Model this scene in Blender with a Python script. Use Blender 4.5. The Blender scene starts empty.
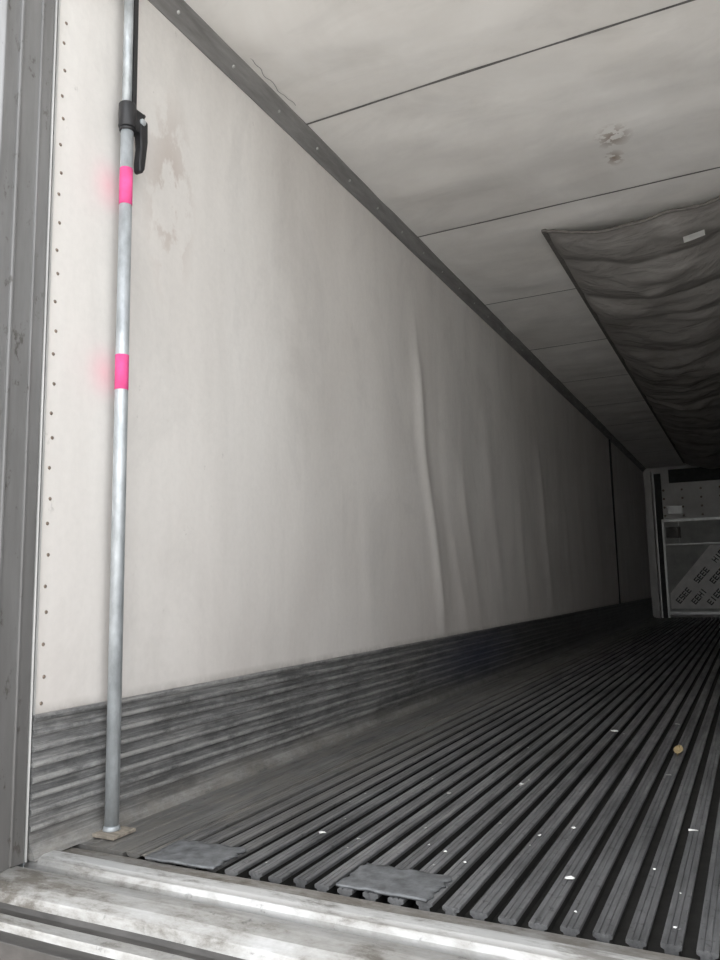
import bpy, bmesh, math, random
from mathutils import Vector, Matrix, noise
random.seed(7)
XL, XR = -1.65, 0.85
Y0, Y1 = 1.437, 14.80
ZC = 2.653
FY = 1.590      # start of the T-bar floor
sc = bpy.context.scene
col = sc.collection

# ------------------------------------------------------------------ materials
class NT:
    def __init__(s, name, rough=0.6, metal=0.0, spec=0.5):
        s.m = bpy.data.materials.new(name); s.m.use_nodes = True
        s.t = s.m.node_tree; s.b = s.t.nodes['Principled BSDF']
        s.b.inputs['Roughness'].default_value = rough
        s.b.inputs['Metallic'].default_value = metal
        s.b.inputs['Specular IOR Level'].default_value = spec
        s.geo = s.t.nodes.new('ShaderNodeNewGeometry')
        s.pos = s.geo.outputs['Position']
    def n(s, k): return s.t.nodes.new(k)
    def l(s, a, b): s.t.links.new(a, b)
    def mapping(s, scale=(1,1,1), loc=(0,0,0)):
        m = s.n('ShaderNodeMapping'); s.l(s.pos, m.inputs[0])
        m.inputs['Scale'].default_value = scale; m.inputs['Location'].default_value = loc
        return m.outputs[0]
    def noise(s, scale=1, stretch=(1,1,1), detail=6, rough=0.6, dist=0.0, loc=(0,0,0)):
        k = s.n('ShaderNodeTexNoise'); s.l(s.mapping(stretch, loc), k.inputs['Vector'])
        k.inputs['Scale'].default_value = scale; k.inputs['Detail'].default_value = detail
        k.inputs['Roughness'].default_value = rough; k.inputs['Distortion'].default_value = dist
        return k.outputs['Fac']
    def ramp(s, fac, stops):
        r = s.n('ShaderNodeValToRGB'); s.l(fac, r.inputs[0])
        e = r.color_ramp.elements
        while len(e) < len(stops): e.new(0.5)
        for i, (p, c) in enumerate(stops):
            e[i].position = p
            e[i].color = (c, c, c, 1) if isinstance(c, (int, float)) else (*c, 1)
        return r.outputs[0]
    def mix(s, fac, a, b, mode='MIX'):
        x = s.n('ShaderNodeMix'); x.data_type = 'RGBA'; x.blend_type = mode
        for sock, v in ((x.inputs[0], fac), (x.inputs[6], a), (x.inputs[7], b)):
            if isinstance(v, (int, float)): sock.default_value = v
            elif isinstance(v, tuple): sock.default_value = (*v, 1)
            else: s.l(v, sock)
        return x.outputs[2]
    def math(s, op, a, b=0.0, clamp=False):
        x = s.n('ShaderNodeMath'); x.operation = op; x.use_clamp = clamp
        for sock, v in ((x.inputs[0], a), (x.inputs[1], b)):
            if isinstance(v, (int, float)): sock.default_value = v
            else: s.l(v, sock)
        return x.outputs[0]
    def blob(s, c, inv):      # soft ellipsoid mask 1 at centre -> 0
        d = s.n('ShaderNodeVectorMath'); d.operation = 'SUBTRACT'; s.l(s.pos, d.inputs[0]); d.inputs[1].default_value = c
        e = s.n('ShaderNodeVectorMath'); e.operation = 'MULTIPLY'; s.l(d.outputs[0], e.inputs[0]); e.inputs[1].default_value = inv
        f = s.n('ShaderNodeVectorMath'); f.operation = 'LENGTH'; s.l(e.outputs[0], f.inputs[0])
        return s.math('SUBTRACT', 1.0, f.outputs['Value'], True)
    def sep(s):
        x = s.n('ShaderNodeSeparateXYZ'); s.l(s.pos, x.inputs[0]); return x.outputs
    def color(s, c):
        if isinstance(c, tuple): s.b.inputs['Base Color'].default_value = (*c, 1)
        else: s.l(c, s.b.inputs['Base Color'])
    def rough(s, c): s.l(c, s.b.inputs['Roughness'])
    def bump(s, h, strength=0.3, dist=0.01):
        b = s.n('ShaderNodeBump'); b.inputs['Strength'].default_value = strength
        b.inputs['Distance'].default_value = dist; s.l(h, b.inputs['Height']); s.l(b.outputs[0], s.b.inputs['Normal'])

def mat_simple(name, c, rough=0.6, metal=0.0, var=0.25, scale=8, stretch=(1,1,1), bump=0.15):
    k = NT(name, rough, metal)
    f = k.noise(scale, stretch, 8, 0.65)
    lo = tuple(x*(1-var) for x in c); hi = tuple(min(1, x*(1+var)) for x in c)
    k.color(k.ramp(f, [(0.3, lo), (0.7, hi)])); k.bump(f, bump, 0.004)
    return k.m

# liner (left wall)
k = NT('fibreglass_liner', 0.45, 0, 0.35)
base = k.ramp(k.noise(1.1, (1, 1, 0.45), 6, 0.6, 0.4), [(0.3, (0.70, 0.672, 0.642)), (0.7, (0.80, 0.782, 0.757))])
streak = k.ramp(k.noise(3.2, (1, 1, 0.18), 8, 0.7), [(0.35, 0.80), (0.6, 1.0)])
c = k.mix(0.40, base, streak, 'MULTIPLY')
blot = k.ramp(k.noise(2.0, (1, 1, 0.6), 9, 0.7, 1.0, (0, 4, 2)), [(0.36, 0.80), (0.50, 1.0)])
c = k.mix(0.35, c, blot, 'MULTIPLY')
fine = k.ramp(k.noise(45, (1, 1, 1), 4, 0.7), [(0.3, 0.93), (0.6, 1.0)])
c = k.mix(0.6, c, fine, 'MULTIPLY')
specks = k.ramp(k.noise(16, (1, 1, 0.7), 6, 0.75, 0, (0, 7, 7)), [(0.27, 0.62), (0.33, 1.0)])
c = k.mix(0.6, c, specks, 'MULTIPLY')
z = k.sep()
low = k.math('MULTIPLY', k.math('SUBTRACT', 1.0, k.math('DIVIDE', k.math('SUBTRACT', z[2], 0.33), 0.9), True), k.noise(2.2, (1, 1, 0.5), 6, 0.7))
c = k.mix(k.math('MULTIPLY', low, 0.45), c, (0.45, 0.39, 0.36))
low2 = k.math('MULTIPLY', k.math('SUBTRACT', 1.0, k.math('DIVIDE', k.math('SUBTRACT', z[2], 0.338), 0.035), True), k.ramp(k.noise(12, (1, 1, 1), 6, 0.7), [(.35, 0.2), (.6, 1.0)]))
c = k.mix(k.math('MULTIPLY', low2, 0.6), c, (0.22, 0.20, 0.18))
edge = k.math('MULTIPLY', k.math('SUBTRACT', 1.0, k.math('DIVIDE', k.math('SUBTRACT', z[1], 1.43), 0.055), True), 0.25)
c = k.mix(edge, c, (0.5, 0.48, 0.44))
st = k.math('MULTIPLY', k.blob((XL, 1.93, 1.97), (0.5, 7, 2.4)), k.ramp(k.noise(9, (1, 1, 0.6), 5, 0.6), [(0.47, 0), (0.53, 1)]))
c = k.mix(k.math('MULTIPLY', st, 0.85), c, (0.48, 0.41, 0.37))
for zz in (1.865, 1.285):
    sp = k.blob((XL, 1.650, zz), (0.5, 12, 10))
    sp = k.math('MULTIPLY', k.math('POWER', sp, 1.3), 0.30)
    c = k.mix(sp, c, (0.90, 0.36, 0.46))
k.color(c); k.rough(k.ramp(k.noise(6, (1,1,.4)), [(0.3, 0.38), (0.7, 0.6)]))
k.bump(k.noise(2.6, (1, 1, 0.5), 4, 0.5), 0.35, 0.012)
M_wall = k.m

# ceiling
k = NT('ceiling_liner', 0.6, 0, 0.25)
base = k.ramp(k.noise(1.6, (1, 0.8, 1), 7, 0.62, 0.5), [(0.3, (0.75, 0.725, 0.69)), (0.68, (0.86, 0.845, 0.82))])
sm = k.ramp(k.noise(3.0, (0.7, 1.3, 1), 8, 0.65, 0.8, (3, 1, 0)), [(0.34, 0.82), (0.52, 1.0)])
c = k.mix(0.4, base, sm, 'MULTIPLY')
for (p, inv, am) in (((-0.417, 3.47, ZC), (11, 9, 0.5), .9), ((-0.44, 3.66, ZC), (18, 12, 0.5), .9)):
    sp = k.math('MULTIPLY', k.blob(p, inv), k.ramp(k.noise(20, (1, 1, 1), 5, 0.6), [(0.49, 0), (0.53, 1)]))
    c = k.mix(k.math('MULTIPLY', sp, am), c, (0.25, 0.18, 0.13))
k.color(c); k.bump(k.noise(2.6, (0.7, 1.3, 1), 3, 0.4), 0.55, 0.025)
M_ceil = k.m

# aluminium T bars
k = NT('worn_aluminium_floor', 0.38, 0.6)
f = k.noise(20, (1, 0.07, 1), 8, 0.7)
c = k.ramp(f, [(0.32, (0.15, 0.15, 0.152)), (0.5, (0.26, 0.262, 0.268)), (0.68, (0.44, 0.44, 0.445))])
g = k.ramp(k.noise(1.8, (1, 0.8, 1), 8, 0.7), [(0.38, 0.5), (0.6, 1.0)])
c = k.mix(0.85, c, g, 'MULTIPLY')
sp_ = k.ramp(k.noise(45, (1, 0.7, 1), 5, 0.7), [(0.34, 0.40), (0.42, 1.0)])
c = k.mix(0.7, c, sp_, 'MULTIPLY')
z = k.sep()
dirt = k.math('MULTIPLY', k.math('DIVIDE', k.math('SUBTRACT', -1.10, z[0]), 0.35, True), k.ramp(k.noise(7, (1, .35, 1), 8, .75), [(0.38, 0.15), (0.58, 1.0)]))
c = k.mix(k.math('MULTIPLY', dirt, 0.8), c, (0.30, 0.285, 0.26))
k.color(c)
k.rough(k.ramp(f, [(0.3, 0.55), (0.7, 0.28)])); k.bump(k.noise(60, (1, 0.1, 1), 6, .6), 0.15, 0.002)
M_bar = k.m
M_groove = mat_simple('groove_grime', (0.022, 0.021, 0.019), 0.8, 0, 0.4, 25)
k = NT('packed_dirt', 0.85)
k.color(k.ramp(k.noise(9, (1, 0.35, 1), 10, 0.8), [(0.38, (0.07, 0.065, 0.058)), (0.52, (0.18, 0.168, 0.148)), (0.64, (0.30, 0.285, 0.26))]))
k.bump(k.noise(40, (1, .6, 1), 8, .7), 0.5, 0.004)
M_silt = k.m

# scuff plate: grey metal, darker deeper into the trailer, bright scuffs on the raised ribs
k = NT('scuffed_aluminium', 0.42, 0.4)
f = k.noise(16, (1, 0.20, 7), 10, 0.8)
c = k.ramp(f, [(0.36, (0.15, 0.152, 0.154)), (0.5, (0.25, 0.25, 0.25)), (0.62, (0.42, 0.415, 0.405))])
g = k.ramp(k.noise(5, (1, 0.8, 2), 10, 0.75, 0, (0, 3, 3)), [(0.40, 0.45), (0.55, 1.0)])
c = k.mix(0.8, c, g, 'MULTIPLY')
z = k.sep()
pro = k.math('DIVIDE', k.math('SUBTRACT', z[0], XL+0.0075), 0.003, True)
wear = k.math('MULTIPLY', pro, k.ramp(k.noise(9, (1, 0.5, 1), 9, 0.8, 0, (0, 9, 1)), [(0.42, 0.0), (0.60, 0.65)]))
c = k.mix(wear, c, (0.55, 0.545, 0.53))
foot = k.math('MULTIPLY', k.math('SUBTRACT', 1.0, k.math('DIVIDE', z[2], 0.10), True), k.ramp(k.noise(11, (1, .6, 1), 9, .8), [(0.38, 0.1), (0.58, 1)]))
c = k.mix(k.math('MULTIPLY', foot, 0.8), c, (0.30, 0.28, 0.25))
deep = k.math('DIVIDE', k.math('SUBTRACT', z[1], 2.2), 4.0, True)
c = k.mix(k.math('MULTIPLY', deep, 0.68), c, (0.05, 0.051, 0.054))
sc2 = k.math('MULTIPLY', k.blob((XL, 5.0, 0.2), (0.5, 0.9, 5)), 0.6)
c = k.mix(sc2, c, (0.035, 0.05, 0.12))
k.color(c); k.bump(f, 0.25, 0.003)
M_kick = k.m

# sill
k = NT('sill_aluminium', 0.42, 0.55)
f = k.noise(5, (0.6, 1.6, 1), 10, 0.72, 0.2)
c = k.ramp(f, [(0.38, (0.17, 0.155, 0.135)), (0.47, (0.36, 0.35, 0.33)), (0.60, (0.50, 0.495, 0.485))])
g = k.ramp(k.noise(90, (0.04, 1, 1), 6, 0.7), [(0.35, 0.80), (0.6, 1.0)])
c = k.mix(0.6, c, g, 'MULTIPLY')
g2 = k.ramp(k.noise(26, (1, 1, 1), 6, 0.75, 0, (2, 2, 0)), [(0.30, 0.35), (0.40, 1.0)])
c = k.mix(0.7, c, g2, 'MULTIPLY')
z = k.sep()
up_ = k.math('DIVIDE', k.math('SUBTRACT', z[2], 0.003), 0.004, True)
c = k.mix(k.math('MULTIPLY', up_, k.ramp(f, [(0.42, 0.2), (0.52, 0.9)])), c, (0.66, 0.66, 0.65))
bd = k.math('MULTIPLY', k.math('DIVIDE', k.math('SUBTRACT', z[1], 1.505), 0.02, True), k.ramp(k.noise(9, (1, 2, 1), 8, .75), [(0.38, 0.2), (0.58, 1)]))
c = k.mix(k.math('MULTIPLY', bd, 0.7), c, (0.16, 0.14, 0.115))
k.color(c); k.rough(k.ramp(f, [(0.3, 0.75), (0.6, 0.36)])); k.bump(k.noise(70, (.5, 1, 1), 6, .6), 0.15, 0.002)
M_sill = k.m
M_sill_dark = mat_simple('sill_dark_steel', (0.07, 0.066, 0.062), 0.5, 0.4, 0.5, 12, (0.5, 2, 1))

# door frame
k = NT('frame_steel', 0.45, 0.35)
f = k.noise(5, (1, 1, 0.12), 8, 0.7)
c = k.ramp(f, [(0.3, (0.15, 0.148, 0.145)), (0.65, (0.27, 0.27, 0.27))])
z = k.sep()
c = k.mix(k.math('MULTIPLY', k.math('SUBTRACT', 1.0, k.math('DIVIDE', z[2], 1.3), True), 0.6), c, (0.10, 0.093, 0.086))
sp = k.ramp(k.noise(30, (1, 1, .5), 6, .7), [(0.33, 1), (0.4, 0)])
c = k.mix(k.math('MULTIPLY', sp, .6), c, (0.05, 0.04, 0.03))
k.color(c); k.bump(f, 0.1, 0.003)
M_frame = k.m
M_trim = mat_simple('cove_trim_aluminium', (0.27, 0.265, 0.26), 0.5, 0.3, 0.3, 9, (3, .4, 3))
M_edge = mat_simple('edge_strip_aluminium', (0.50, 0.50, 0.49), 0.4, 0.4, 0.2, 9, (1, 1, .3))
M_seam = mat_simple('seam_sealant', (0.15, 0.145, 0.14), 0.8, 0, 0.4, 12)
M_dark = mat_simple('dark_evaporator_grille', (0.03, 0.03, 0.03), 0.7, 0, 0.4, 12)
M_rivet = mat_simple('rivet_metal', (0.20, 0.16, 0.13), 0.5, 0.4, 0.3, 60)
M_galv = mat_simple('galvanised_steel', (0.46, 0.49, 0.51), 0.42, 0.45, 0.28, 22, (1, 1, .5))
M_pink = mat_simple('pink_marking_paint', (0.78, 0.09, 0.28), 0.8, 0, 0.18, 20)
M_black = mat_simple('black_plastic', (0.018, 0.018, 0.02), 0.4, 0, 0.3, 30)
M_wood = mat_simple('wood_shim', (0.25, 0.22, 0.18), 0.8, 0, 0.4, 30, (1, 4, 1))
M_rubber = mat_simple('grey_steel_plate', (0.15, 0.155, 0.16), 0.5, 0.3, 0.5, 30)
M_white = mat_simple('white_panel_paint', (0.60, 0.59, 0.57), 0.55, 0, 0.15, 3)
M_bulk = mat_simple('bulkhead_grey', (0.34, 0.345, 0.33), 0.6, 0, 0.25, 4)
M_wrap = mat_simple('plastic_sheet', (0.68, 0.67, 0.65), 0.45, 0, 0.15, 7)
M_ink = mat_simple('printed_ink', (0.06, 0.06, 0.06), 0.7, 0, 0.2, 7)
M_paper = mat_simple('paper', (0.8, 0.8, 0.78), 0.8, 0, 0.08, 40)
M_leaf = mat_simple('dry_leaf', (0.42, 0.33, 0.18), 0.8, 0, 0.3, 60)
M_red = mat_simple('red_bumper_paint', (0.22, 0.02, 0.015), 0.5, 0, 0.3, 8)
M_ext = mat_simple('white_exterior_paint', (0.50, 0.53, 0.56), 0.35, 0, 0.06, 3)
k = NT('duct_fabric', 0.85, 0, 0.15)
f = k.noise(2.2, (1, 1, 1), 8, 0.6, 0.3)
k.color(k.ramp(f, [(0.3, (0.205, 0.193, 0.183)), (0.7, (0.335, 0.32, 0.305))])); k.bump(k.noise(4.5, (0.8, 1.4, 1), 4, .5, 0.5), 0.8, 0.04)
M_fab = k.m
M_fabedge = mat_simple('fabric_hem', (0.14, 0.13, 0.12), 0.8, 0, 0.3, 30)
k = NT('concrete_ground', 0.85)
k.color(k.ramp(k.noise(1.2, (1, 1, 1), 8, .65), [(0.3, (0.38, 0.37, 0.355)), (0.7, (0.52, 0.51, 0.49))]))
k.bump(k.noise(40), .4, .01); M_ground = k.m

# ------------------------------------------------------------------ mesh helpers
class MB:
    def __init__(s): s.v = []; s.f = []; s.mi = []; s.sm = []; s.mats = []
    def slot(s, m):
        if m not in s.mats: s.mats.append(m)
        return s.mats.index(m)
    def face(s, idx, m, smooth=False):
        s.f.append(tuple(idx)); s.mi.append(s.slot(m)); s.sm.append(smooth)
    def box(s, x0, x1, y0, y1, z0, z1, m, rot=None, org=None):
        b = len(s.v)
        for X in (x0, x1):
            for Y in (y0, y1):
                for Z in (z0, z1):
                    p = Vector((X, Y, Z))
                    if rot is not None: p = rot @ (p - org) + org
                    s.v.append(p)
        for q in ((0,1,3,2),(4,6,7,5),(0,4,5,1),(2,3,7,6),(0,2,6,4),(1,5,7,3)):
            s.face([b+i for i in q], m)
    def grid(s, fn, nu, nv, m, smooth=True):
        b = len(s.v)
        for i in range(nu+1):
            for j in range(nv+1): s.v.append(Vector(fn(i/nu, j/nv)))
        for i in range(nu):
            for j in range(nv):
                a = b+i*(nv+1)+j
                s.face((a, a+1, a+nv+2, a+nv+1), m, smooth)
    def extrude(s, prof, axis, a, b, m, closed=True, caps=True, mats=None, jit=0, segs=1):
        n = len(prof); base = len(s.v)
        for si in range(segs+1):
            t = a+(b-a)*si/segs
            for (p, q) in prof:
                dz = jit*noise.noise(Vector((t*2.3, p*9, q*9))) if jit else 0
                s.v.append(Vector((t, p, q+dz)) if axis == 'X' else Vector((p+dz, t, q)))
        for si in range(segs):
            o = base+si*n
            for i in range(n if closed else n-1):
                j = (i+1) % n
                s.face((o+i, o+j, o+n+j, o+n+i), mats[i] if mats else m)
        if caps and closed:
            s.face([base+i for i in range(n)], m); s.face([base+segs*n+i for i in range(n)][::-1], m)
    def cyl(s, c0, c1, r0, r1, m, n=24, cap=True):
        c0, c1 = Vector(c0), Vector(c1); d = (c1-c0).normalized()
        a = d.orthogonal().normalized(); e = d.cross(a); b = len(s.v)
        for c, r in ((c0, r0), (c1, r1)):
            for i in range(n):
                t = 2*math.pi*i/n; s.v.append(c+r*(math.cos(t)*a+math.sin(t)*e))
        for i in range(n):
            j = (i+1) % n; s.face((b+i, b+j, b+n+j, b+n+i), m, True)
        if cap:
            s.face([b+i for i in range(n)][::-1], m); s.face([b+n+i for i in range(n)], m)
    def dome(s, c, nrm, r, h, m, n=10):
        c = Vector(c); d = Vector(nrm).normalized(); a = d.orthogonal().normalized(); e = d.cross(a); b = len(s.v)
        for k_, (rr, hh) in enumerate(((1, 0), (0.8, 0.6), (0.4, 0.92))):
            for i in range(n):
                t = 2*math.pi*i/n; s.v.append(c+d*h*hh+r*rr*(math.cos(t)*a+math.sin(t)*e))
        s.v.append(c+d*h)
        for k_ in range(2):
            for i in range(n):
                j = (i+1) % n; s.face((b+k_*n+i, b+k_*n+j, b+(k_+1)*n+j, b+(k_+1)*n+i), m, True)
        for i in range(n): s.face((b+2*n+i, b+2*n+(i+1) % n, b+3*n), m, True)
    def obj(s, name, parent=None, bevel=0, recalc=True):
        me = bpy.data.meshes.new(name); me.from_pydata([tuple(v) for v in s.v], [], s.f)
        for m in s.mats: me.materials.append(m)
        me.polygons.foreach_set('material_index', s.mi); me.polygons.foreach_set('use_smooth', s.sm)
        me.update()
        if recalc:
            bm = bmesh.new(); bm.from_mesh(me); bmesh.ops.recalc_face_normals(bm, faces=bm.faces); bm.to_mesh(me); bm.free()
        o = bpy.data.objects.new(name, me); col.objects.link(o)
        if parent: o.parent = parent
        if bevel:
            bv = o.modifiers.new('bevel', 'BEVEL'); bv.width = bevel; bv.segments = 2; bv.limit_method = 'ANGLE'
        return o
def empty(name):
    e = bpy.data.objects.new(name, None); col.objects.link(e); return e

# ------------------------------------------------------------------ left wall
ridges = [ # (y_top, z_top, y_bot, z_bot, width, height)
 (4.06, 2.25, 4.36, 0.45, 0.060, 0.016), (4.28, 2.05, 4.62, 0.50, 0.12, -0.008),
 (4.80, 1.65, 5.02, 0.50, 0.07, 0.008), (4.55, 1.2, 4.75, 0.45, 0.05, 0.007), (5.35, 1.95, 5.60, 0.60, 0.10, 0.009),
 (6.15, 1.5, 6.30, 0.4, 0.09, 0.008), (6.9, 2.0, 7.15, 0.4, 0.10, 0.012), (7.9, 1.6, 8.05, 0.4, 0.10, 0.009),
 (8.6, 1.9, 8.8, 0.7, 0.14, 0.012), (9.8, 1.9, 9.9, 0.4, 0.14, 0.009),
 (3.35, 1.4, 3.42, 0.4, 0.14, 0.006), (2.75, 1.7, 2.80, 0.6, 0.17, 0.006), (2.2, 1.5, 2.25, 0.4, 0.16, 0.005)]
def wall_off(y, z):
    d = 0.0
    for yt, zt, yb, zb, w, h in ridges:
        t = (zt - z)/(zt-zb)
        yc = yt+(yb-yt)*(t**1.5 if t > 0 else 0) + 0.02*math.sin(z*5+yt) + 0.03*noise.noise(Vector((z*2.2, yt, 0)))
        env = max(0, min(1, (zt-z)/0.45+0.15))*max(0, min(1, (z-zb+0.25)/0.4))
        d += h*env*math.exp(-((y-yc)/w)**2)
    env = max(0, min(1, (y-1.5)/0.5))*min(1, (z-0.338)/0.15)*min(1, max(0, (ZC-z))/0.2)
    d += env*0.012*noise.noise(Vector((0.3, y*1.1, z*0.7)))
    d += env*0.007*noise.noise(Vector((5.3, y*3.0, z*1.2)))
    return max(d, -0.008)
mb = MB()
NYW = 620
def fw(u, v):
    y = Y0+(Y1-Y0)*(u**1.35); z = 0.332+(ZC-0.332)*v
    return (XL+wall_off(y, z), y, z)
mb.grid(fw, NYW, 56, M_wall)
mb.box(XL-0.10, XL-0.012, Y0, Y1+0.08, -0.16, ZC+0.10, M_ext)
mb.box(XL, XL+0.004, Y0, Y0+0.006, 0.338, ZC, M_edge)
# panel seam and rivets
mb.box(XL-0.004, XL+0.012, 11.05, 11.13, 0.34, ZC, M_dark)
z = 0.37; i = 0
while z < 2.6:
    mb.dome((XL, Y0+0.027+(0.006 if i % 2 else 0), z), (1, 0, 0), 0.0052, 0.003, M_rivet)
    z += 0.082 if i % 3 else 0.066; i += 1
wl = mb.obj('wall_left', recalc=False)

mb = MB()
mb.grid(lambda u, v: (XR-0.006*abs(noise.noise(Vector((u*12, v*2, 3)))), Y0+(Y1-Y0)*u, 0.0+ZC*v), 80, 12, M_wall)
mb.box(XR+0.012, XR+0.10, Y0, Y1+0.08, -0.16, ZC+0.10, M_ext)
mb.obj('wall_right', recalc=False)

# ------------------------------------------------------------------ scuff plates (baseboards)
prof = [(XL-0.008, 0.345), (XL+0.010, 0.345), (XL+0.013, 0.338), (XL+0.010, 0.330), (XL+0.004, 0.327)]
zr = 0.300
while zr > 0.07:
    prof += [(XL+0.004, zr+0.010), (XL+0.011, zr+0.006), (XL+0.0125, zr), (XL+0.011, zr-0.005), (XL+0.003, zr-0.008)]
    zr -= 0.038
prof += [(XL+0.004, 0.050), (XL+0.008, 0.032), (XL+0.022, 0.012), (XL+0.026, 0.0), (XL-0.008, 0.0)]
mb = MB(); mb.extrude(prof, 'Y', Y0, Y1, M_kick, jit=0.004, segs=200); mb.obj('baseboard_left')
mb = MB(); mb.extrude([(-(p-XL)+XR, q) for p, q in prof], 'Y', Y0, Y1, M_kick); mb.obj('baseboard_right')

# ------------------------------------------------------------------ floor
mb = MB()
mb.box(XL, XR, FY-0.01, Y1, -0.15, -0.032, M_groove)
def bar(xc, w=0.036, depth=0.032, jz=0.0):
    h = w/2; g = 0.0026
    P = [(xc-0.012, -depth), (xc-0.012, -0.011+jz), (xc-h, -0.008+jz), (xc-h, -0.0015+jz), (xc-h+0.002, jz),
         (xc-0.0075, jz), (xc-0.006, -g+jz), (xc-0.0045, jz), (xc+0.0045, jz), (xc+0.006, -g+jz), (xc+0.0075, jz),
         (xc+h-0.002, jz), (xc+h, -0.0015+jz), (xc+h, -0.008+jz), (xc+0.012, -0.011+jz), (xc+0.012, -depth)]
    mb.extrude(P, 'Y', FY+random.uniform(-0.008, 0.008), Y1, M_bar, mats=[M_groove]+[M_bar]*13+[M_groove]*2)
x = -1.445
while x < XR-0.02:
    bar(x, 0.036 if x > -1.22 else 0.042, jz=random.uniform(-0.001, 0.0005)); x += 0.0600
# packed dirt filling the grooves next to the wall
def fdirt(u, v):
    x = -1.475+(0.30)*u; y = FY+(9-FY)*v
    t = min(1, max(0, (u-0.15)/0.85))
    return (x, y, -0.004-0.026*t - 0.006*abs(noise.noise(Vector((x*14, y*3, 0)))))
mb.grid(fdirt, 40, 240, M_silt)
# flat side plate with low ribs
P = [(XL, -0.04), (XL, 0.0), (-1.60, 0.0), (-1.598, 0.002), (-1.588, 0.002), (-1.586, 0.0), (-1.545, 0.0), (-1.543, 0.002), (-1.530, 0.002),
     (-1.528, -0.001), (-1.490, -0.001), (-1.475, -0.004), (-1.475, -0.04)]
mb.extrude(P, 'Y', FY-0.01, Y1, M_bar)
mb.obj('floor')

# ------------------------------------------------------------------ rear sill
S = [(1.578, -0.15), (1.578, -0.020), (1.572, -0.008), (1.560, -0.004), (1.540, -0.003), (1.512, -0.003), (1.506, 0.004), (1.500, 0.008), (1.490, 0.009), (1.466, 0.008),
     (1.450, 0.003), (1.442, -0.008), (1.438, -0.022), (1.426, -0.022), (1.420, -0.012), (1.405, -0.005), (1.385, -0.003), (1.370, -0.004), (1.340, -0.011),
     (1.318, -0.024), (1.310, -0.042), (1.300, -0.050), (1.272, -0.050), (1.268, -0.042), (1.262, -0.040), (1.235, -0.042), (1.230, -0.056), (1.200, -0.060), (1.196, -0.150)]
SM = []
for i in range(len(S)):
    y = S[i][0]
    SM.append(M_sill_dark if (1.425 < y < 1.441 or 1.27 < y < 1.312 or y < 1.234) else M_sill)
mb = MB(); mb.extrude(S, 'X', XL-0.10, XR+0.10, M_sill_dark, mats=SM, jit=0.003, segs=90)
o = mb.obj('door_sill', bevel=0.0015)
# bumper beneath the sill
mb = MB(); mb.box(XL-0.10, XR+0.10, 1.12, 1.30, -0.42, -0.16, M_red)
mb.box(XL-0.10, XR+0.10, 1.10, 1.13, -0.30, -0.22, M_sill_dark)
mb.obj('bumper', bevel=0.006)

# ------------------------------------------------------------------ ceiling
seams = [2.74+1.27*i for i in range(0, 10)]
mb = MB()
def fc(u, v):
    x = XL+(XR-XL)*v; y = Y0+(Y1-Y0)*(u**1.25)
    ph = ((y-2.74) % 1.27)/1.27
    sag = 0.012*math.sin(math.pi*ph)*(0.6+0.8*noise.noise(Vector((x*1.2, int((y-2.74)//1.27)*3.3, 1))))
    n = 0.015*noise.noise(Vector((x*2.0, y*3.0, 9)))+0.007*noise.noise(Vector((x*5, y*5, 4)))
    e = min(1, (x-XL)/0.15)*min(1, 6*min(ph, 1-ph))
    return (x, y, ZC-(sag+n*0.8)*e-0.001)
mb.grid(fc, 420, 70, M_ceil)
mb.box(XL-0.10, XR+0.10, Y0, Y1+0.08, ZC+0.012, ZC+0.10, M_ext)
mb.obj('ceiling', recalc=False)
mb = MB()
for s_ in seams[:9]:
    def fs(u, v, s_=s_):
        x = XL+(XR-XL)*u; w = 0.006+0.003*noise.noise(Vector((x*4, s_, 0)))
        return (x, s_+(v-0.5)*2*w+0.008*noise.noise(Vector((x*1.5, s_, 5))), ZC-0.0035)
    mb.grid(fs, 60, 1, M_seam)
mb.obj('trim_1', recalc=False)
# cove trim along wall / ceiling joint
c1 = [(XL-0.004, ZC-0.062), (XL+0.006, ZC-0.064), (XL+0.012, ZC-0.058), (XL+0.050, ZC-0.016), (XL+0.058, ZC-0.010), (XL+0.060, ZC+0.004), (XL-0.004, ZC+0.004)]
mb = MB(); mb.extrude(c1, 'Y', Y0, Y1, M_trim)
y = 1.6
while y < Y1:
    mb.dome((XL+0.032, y, ZC-0.036), (0.74, 0, -0.67), 0.007, 0.004, M_edge); y += 0.32
# cracked sealant bead beside the cove
def fcr(u, v):
    y = 1.75+0.85*u
    return (XL+0.085+0.03*u*noise.noise(Vector((y*9, 1, 0)))+0.012*noise.noise(Vector((y*22, 4, 0)))+(v-.5)*0.005*(1-u*.5), y, ZC-0.005)
mb.grid(fcr, 90, 1, M_trim)
mb.obj('trim_2', recalc=True)
mb = MB(); mb.extrude([(-(p-XL)+XR, q) for p, q in c1], 'Y', Y0, Y1, M_trim); mb.obj('trim_3')

# ------------------------------------------------------------------ door frame
mb = MB()
mb.box(XL-0.10, XL+0.004, 1.268, Y0-0.012, -0.004, ZC+0.1, M_frame)
mb.box(XL-0.10, XL-0.006, Y0-0.012, Y0, -0.004, ZC+0.1, M_seam)
mb.box(XL-0.02, XL+0.007, Y0-0.010, Y0-0.004, -0.004, ZC, M_edge)
mb.box(XL-0.02, XL+0.012, 1.312, 1.322, 0.0, ZC, M_frame)
mb.box(XL-0.02, XL+0.009, 1.380, 1.388, 0.0, ZC, M_frame)
mb.box(XR-0.004, XR+0.10, 1.268, Y0, -0.004, ZC+0.1, M_frame)
mb.box(XL+0.004, XR-0.004, 1.268, Y0, ZC-0.01, ZC+0.1, M_frame)
mb.obj('trim_4', bevel=0.003)
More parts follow.
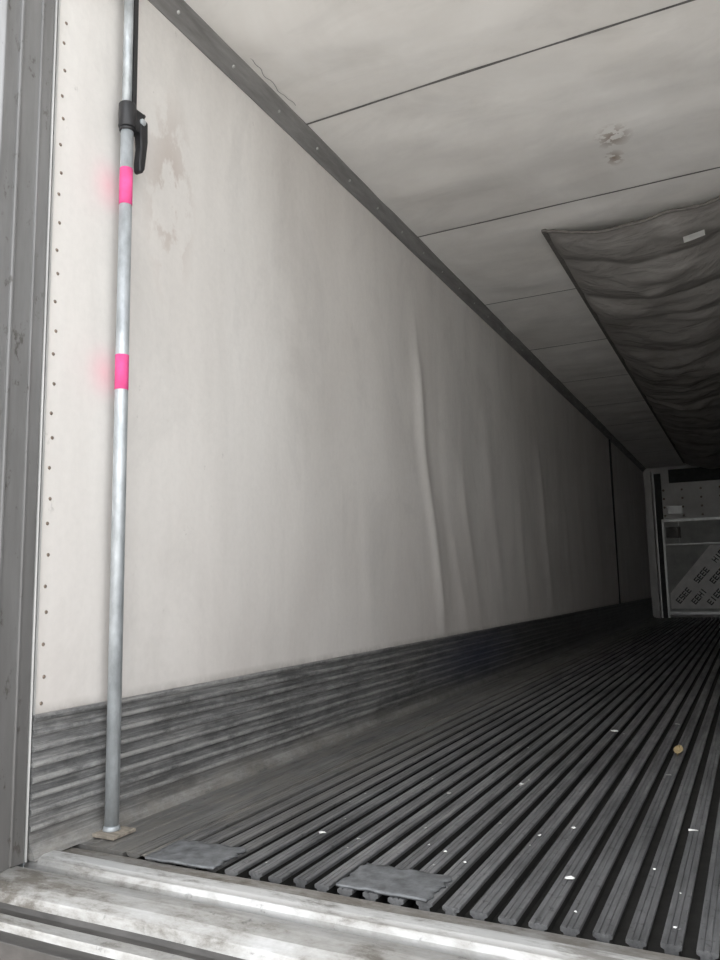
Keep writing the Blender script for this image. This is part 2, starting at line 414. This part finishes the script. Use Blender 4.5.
# swung-open doors folded back along the sides
for nm, xs in (('door_1', -1), ('door_2', 1)):
    mb = MB()
    xa = XL-0.125 if xs < 0 else XR+0.125
    mb.box(min(xa, xa+xs*0.07), max(xa, xa+xs*0.07), 1.27, 2.47, -0.02, ZC+0.06, M_ext)
    mb.box(min(xa+xs*0.07, xa+xs*0.078), max(xa+xs*0.07, xa+xs*0.078), 1.30, 2.44, 0.02, ZC+0.02, M_edge)
    mb.cyl((xa+xs*0.10, 2.2, -0.02), (xa+xs*0.10, 2.2, ZC+0.04), 0.014, 0.014, M_galv)
    for zz in (0.3, 1.0, 1.7, 2.4):
        mb.box(min(xa-xs*0.025, xa+xs*0.075), max(xa-xs*0.025, xa+xs*0.075), 1.255, 1.275, zz-0.04, zz+0.04, M_galv)
        mb.box(min(xa+xs*0.07, xa+xs*0.118), max(xa+xs*0.07, xa+xs*0.118), 2.17, 2.23, zz-0.03, zz+0.03, M_galv)
    mb.obj(nm, bevel=0.004)

# ------------------------------------------------------------------ front wall + bulkhead
mb = MB(); mb.box(XL-0.10, XR+0.10, Y1, Y1+0.08, -0.16, ZC+0.10, M_white); mb.obj('wall_front')
bh = empty('return_air_bulkhead'); YB = 14.46
mb = MB()
mb.box(-1.33, 0.53, YB, YB+0.04, 0.10, 1.66, M_bulk)
for a, b, c_, d in ((-1.34, 0.54, 1.64, 1.69), (-1.34, 0.54, 0.06, 0.11)): mb.box(a, b, YB-0.02, YB+0.05, c_, d, M_edge)
mb.box(-1.36, -1.325, YB-0.02, YB+0.05, 0.002, 1.69, M_edge)
mb.box(0.525, 0.56, YB-0.02, YB+0.05, 0.002, 1.69, M_edge)
mb.box(-1.10, -1.085, YB-0.012, YB, 1.28, 1.64, M_edge)
mb.box(-1.33, 0.53, YB-0.012, YB, 1.24, 1.26, M_edge)
mb.box(-1.30, -1.06, YB-0.012, YB-0.001, 1.36, 1.55, M_seam)
mb.obj('lower_panel', bh)
mb = MB()
mb.box(-1.34, 0.54, YB+0.05, YB+0.28, 1.69, 2.32, M_white)
for xx in (-1.30, -1.0, -0.7, -0.4, -0.1, 0.2):
    for zz in (1.75, 1.9, 2.05, 2.2): mb.dome((xx, YB+0.05, zz), (0, -1, 0), 0.02, 0.008, M_rivet)
mb.box(-1.25, -1.02, YB+0.035, YB+0.05, 1.78, 1.92, M_edge)
mb.box(-1.20, 0.40, YB+0.05, YB+0.27, 2.32, 2.56, M_dark)
mb.obj('upper_panel', bh)
mb = MB(); mb.box(-1.56, -1.49, YB, YB+0.06, 0.002, 2.55, M_white); mb.box(-1.46, -1.44, YB-0.02, YB, 0.002, 2.55, M_edge)
mb.box(-1.46, -1.33, YB+0.03, YB+0.05, 0.002, 2.50, M_dark)
mb.obj('corner_post', bh)
mb = MB()
b0 = len(mb.v)
shp = ((-1.30, 0.16), (0.35, 0.16), (0.35, 1.18), (-0.62, 1.22), (-1.30, 0.42))
for p in shp: mb.v.append(Vector((p[0], YB-0.016, p[1])))
for p in shp: mb.v.append(Vector((p[0], YB-0.001, p[1])))
mb.face([b0+i for i in range(5)], M_wrap)
mb.face([b0+5+i for i in range(5)][::-1], M_wrap)
for i in range(5): mb.face((b0+i, b0+5+i, b0+5+(i+1) % 5, b0+(i+1) % 5), M_wrap)
mb.obj('printed_plastic_sheet', bh)
mb = MB()
ang = math.radians(48); R = Matrix.Rotation(-ang, 3, 'Y')
org = Vector((-0.62, YB-0.019, 0.62))
def glyph(cx, cz):
    s_ = 0.066
    kind = random.choice('HESIE')
    rects = {'H': [(-.5, -.28, -.5, .5), (.28, .5, -.5, .5), (-.3, .3, -.1, .1)], 'E': [(-.5, -.25, -.5, .5), (-.3, .5, .3, .5), (-.3, .4, -.1, .1), (-.3, .5, -.5, -.3)],
             'S': [(-.5, .5, .3, .5), (-.5, .5, -.1, .1), (-.5, .5, -.5, -.3), (-.5, -.25, 0, .4), (.25, .5, -.4, 0)], 'I': [(-.15, .15, -.5, .5)]}[kind]
    for a, b, c_, d in rects:
        mb.box(cx+a*s_, cx+b*s_, YB-0.0195, YB-0.0165, cz+c_*0.10, cz+d*0.10, M_ink, R, org)
def inside(x, z): return -1.24 < x < 0.28 and 0.22 < z < 1.12 and z < 0.42+(x+1.30)*1.17-0.10
for r in range(-6, 7):
    for c_ in range(-16, 17):
        if (c_ + r*2) % 6 in (4, 5): continue
        lx = org.x+c_*0.076; lz = org.z+r*0.19
        p = R @ (Vector((lx, YB, lz))-org)+org
        if inside(p.x, p.z): glyph(lx, lz)
mb.obj('sheet_lettering', bh)

# ------------------------------------------------------------------ air chute
mb = MB()
CX0, CX1, CY0, CY1 = -0.915, 0.115, 4.26, 14.36
folds = [0.42, 0.66, 0.46, 0.85, 0.50, 0.74, 0.90, 0.55]
fy = [CY0+0.03]
i = 0
while fy[-1] < CY1: fy.append(fy[-1]+folds[i % 8]); i += 1
def chz(x, y0_):
    t = (x-CX0)/(CX1-CX0); p = max(0, 1-(2*t-1)**2)
    y = max(CY0, y0_ + 0.30*noise.noise(Vector((x*2.2, y0_*0.8, 11)))*p)
    k_ = max(j for j in range(len(fy)) if fy[j] <= y or j == 0)
    L = (fy[k_+1]-fy[k_]) if k_+1 < len(fy) else .4
    ph = min(1, max(0, (y-fy[k_])/L))
    pillow = math.sin(math.pi*ph)**0.75 if 0 < ph < 1 else 0
    depth = 0.05+0.085*min(1, max(0, (y-CY0)/0.6))
    amp = 0.042+0.05*noise.noise(Vector((k_*1.7, x*1.6, 3)))
    s_ = depth*p + amp*pillow*p**0.5
    s_ += 0.042*noise.noise(Vector((x*2.6, y*2.6, 2)))*p**.4 + 0.016*noise.noise(Vector((x*6, y*7, 7)))*min(1, 3*p)
    return ZC-0.014-max(0, s_)
def fch(u, v):
    y = CY0+(CY1-CY0)*(u**1.3); x = CX0+(CX1-CX0)*v
    k2 = 0.05*math.sin(math.pi*v)
    return (x, y+k2*0.4, chz(x, y))
mb.grid(fch, 620, 56, M_fab)
o = mb.obj('fabric_tube', recalc=False)
ch = empty('air_duct_chute'); o.parent = ch
mb = MB()
def fh(u, v):
    x = CX0+(CX1-CX0)*u; z_ = chz(x, CY0)
    a = 2*math.pi*v
    return (x, CY0+0.05*math.sin(math.pi*u)*0.4+0.009*math.cos(a), z_-0.002+0.009*math.sin(a))
mb.grid(fh, 44, 8, M_fabedge)
mb.obj('front_hem', ch, recalc=False)
mb = MB()
mb.box(CX0-0.016, CX0+0.012, CY0-0.01, CY1, ZC-0.024, ZC-0.002, M_fabedge)
mb.box(CX1-0.012, CX1+0.016, CY0-0.01, CY1, ZC-0.024, ZC-0.002, M_fabedge)
mb.obj('side_batten', ch)
mb = MB(); xx = -0.15
def flb(u, v):
    x = xx+(u-.5)*0.11; y = 4.50+(v-.5)*0.07
    return (x, y, chz(x, y-0.02)-0.006)
mb.grid(flb, 8, 5, M_paper); mb.obj('label', ch, recalc=False)

# ------------------------------------------------------------------ load bar
lb = empty('cargo_load_bar'); px, py = -1.602, 1.672
mb = MB()
mb.cyl((px, py, 0.022), (px, py, 2.10), 0.0190, 0.0190, M_galv, 32)
for a, b in ((1.798, 1.914), (1.229, 1.333)): mb.cyl((px, py, a), (px, py, b), 0.0196, 0.0196, M_pink, 32)
mb.obj('lower_tube', lb)
mb = MB()
mb.cyl((px, py-0.004, 2.09), (px, py-0.004, ZC-0.035), 0.0145, 0.0145, M_galv, 24)
mb.box(px-0.008, px+0.008, py+0.012, py+0.030, 2.06, ZC-0.04, M_black)
mb.cyl((px, py, ZC-0.035), (px, py, ZC-0.012), 0.03, 0.042, M_black, 24)
mb.obj('upper_tube', lb)
mb = MB()
mb.cyl((px, py, 2.045), (px, py, 2.125), 0.0265, 0.0265, M_black, 28)
mb.cyl((px, py, 2.035), (px, py, 2.046), 0.0235, 0.0235, M_black, 28)
mb.box(px-0.014, px+0.018, py+0.015, py+0.058, 2.045, 2.118, M_black)
mb.cyl((px-0.018, py+0.045, 2.085), (px+0.026, py+0.045, 2.085), 0.011, 0.011, M_galv, 16)
mb.cyl((px+0.0, py+0.045, 2.115), (px+0.0, py+0.075, 2.128), 0.008, 0.006, M_black, 12)
mb.obj('ratchet_housing', lb, bevel=0.004)
mb = MB()
P = [(py+0.036, 2.10), (py+0.068, 2.095), (py+0.070, 2.03), (py+0.064, 1.98), (py+0.058, 1.935), (py+0.048, 1.918), (py+0.036, 1.922), (py+0.034, 1.95), (py+0.040, 2.0), (py+0.036, 2.05)]
mb.extrude(P, 'X', px-0.006, px+0.022, M_black)
mb.obj('ratchet_lever', lb, bevel=0.005)
mb = MB()
mb.box(px-0.038, px+0.050, py-0.045, py+0.04, 0.0025, 0.012, M_wood)
mb.cyl((px, py, 0.012), (px, py, 0.024), 0.024, 0.021, M_galv, 24)
mb.obj('foot_pad', lb, bevel=0.002)

# ------------------------------------------------------------------ plates and debris
def plate(nm, x0, x1, y0, y1, rot):
    mb = MB(); og = Vector(((x0+x1)/2, (y0+y1)/2, 0)); R_ = Matrix.Rotation(rot, 3, 'Z')
    def f(u, v):
        p = Vector((x0+(x1-x0)*u, y0+(y1-y0)*v, 0.0055+0.0025*noise.noise(Vector((u*4, v*3, x0*5)))))
        p.x += 0.012*noise.noise(Vector((u*3, v*7, 1))); p.y += 0.010*noise.noise(Vector((u*6, v*3, 8))); return R_ @ (p-og)+og
    mb.grid(f, 22, 16, M_rubber)
    o = mb.obj(nm); sd = o.modifiers.new('s', 'SOLIDIFY'); sd.thickness = 0.005; sd.offset = -1
    return o
plate('floor_patch_plate', -1.385, -1.185, 1.560, 1.705, 0.03)
plate('floor_patch_plate.001', -0.87, -0.655, 1.590, 1.735, -0.03)

mb = MB()
# small litter scattered over the bars: (x, y, size)
litter = [(-0.60,3.64,.020),(-0.18,2.30,.013),(-1.056,1.905,.011),(-0.413,1.835,.012),(-0.30,2.9,.010),(-0.72,2.6,.008),(-0.48,2.2,.008),(-0.36,3.9,.013),(-0.9,2.4,.007)]
for _ in range(90): litter.append((random.uniform(-1.2, 0.7), 1.65+random.random()**1.6*5.0, random.uniform(0.0025, 0.006)))
for (x, y, s_) in litter:
    a = random.uniform(0, 3); x = -1.445+round((x+1.445)/0.06)*0.06+random.uniform(-.01, .01)
    Rz = Matrix.Rotation(a, 3, 'Z'); b0 = len(mb.v)
    for p in ((-1, -.6), (0.2, -.8), (1, -.3), (.7, .6), (-.3, .9), (-.9, .3)):
        mb.v.append(Rz @ Vector((p[0]*s_, p[1]*s_, 0))+Vector((x, y, 0.0015+random.random()*0.003)))
    mb.face([b0+i for i in range(6)], M_paper)
mb.obj('paper_scraps', recalc=False)
mb = MB(); x, y = -0.326, 3.26
x = -1.445+round((x+1.445)/0.06)*0.06
def fl(u, v):
    w = 0.017*math.sin(math.pi*u)**0.7
    return (x+(v-.5)*2*w, y+(u-.5)*0.12, 0.002+0.022*abs(v-.5)+0.01*u)
mb.grid(fl, 12, 6, M_leaf); mb.obj('dry_leaf', recalc=False)

# ------------------------------------------------------------------ exterior ground
mb = MB(); mb.grid(lambda u, v: (-40+80*u, -40+80*v, -1.28), 4, 4, M_ground, False); mb.obj('ground_outside')

# ------------------------------------------------------------------ world
w = bpy.data.worlds.new('hazy_sky'); sc.world = w; w.use_nodes = True
nt = w.node_tree; bg = nt.nodes['Background']
tc = nt.nodes.new('ShaderNodeTexCoord'); sp = nt.nodes.new('ShaderNodeSeparateXYZ'); nt.links.new(tc.outputs['Generated'], sp.inputs[0])
rp = nt.nodes.new('ShaderNodeValToRGB'); nt.links.new(sp.outputs[2], rp.inputs[0])
rp.color_ramp.elements[0].position = 0.0; rp.color_ramp.elements[0].color = (0.90, 0.91, 0.92, 1)
rp.color_ramp.elements[1].position = 0.8; rp.color_ramp.elements[1].color = (1.0, 1.03, 1.07, 1)
nt.links.new(rp.outputs[0], bg.inputs[0]); bg.inputs[1].default_value = 3.0
bounce_sun = bpy.data.lights.new('bounce_sun', 'SUN'); bounce_sun.energy = 9; bounce_sun.angle = math.radians(8); bounce_sun.color = (1, 0.97, 0.93)
f_ = 780.0
so = bpy.data.objects.new('bounce_sun', bounce_sun); col.objects.link(so)
so.rotation_euler = Vector((0.15, -0.5, -0.87)).to_track_quat('-Z', 'Y').to_euler()   # added high light from ahead of the trailer; its ground bounce brightens the ceiling
sc.view_settings.view_transform = 'Standard'

# ------------------------------------------------------------------ camera
Yw = Vector((394, 98, f_)).normalized(); Zw = Vector((-114, -5788, 782)); Zw = (Zw-Zw.dot(Yw)*Yw).normalized(); Xw = Yw.cross(Zw)
if Xw.x < 0: Xw = -Xw
cam = bpy.data.cameras.new('camera'); co = bpy.data.objects.new('camera', cam); col.objects.link(co)
cam.sensor_width = 36; cam.lens = f_/960*36; cam.clip_start = 0.05; cam.clip_end = 200
right = Vector((Xw.x, Yw.x, Zw.x)); up = -Vector((Xw.y, Yw.y, Zw.y)); back = -Vector((Xw.z, Yw.z, Zw.z))
M = Matrix((right, up, back)).transposed().to_4x4(); M.translation = Vector((0, 0, 0.652))
co.matrix_world = M
sc.camera = co
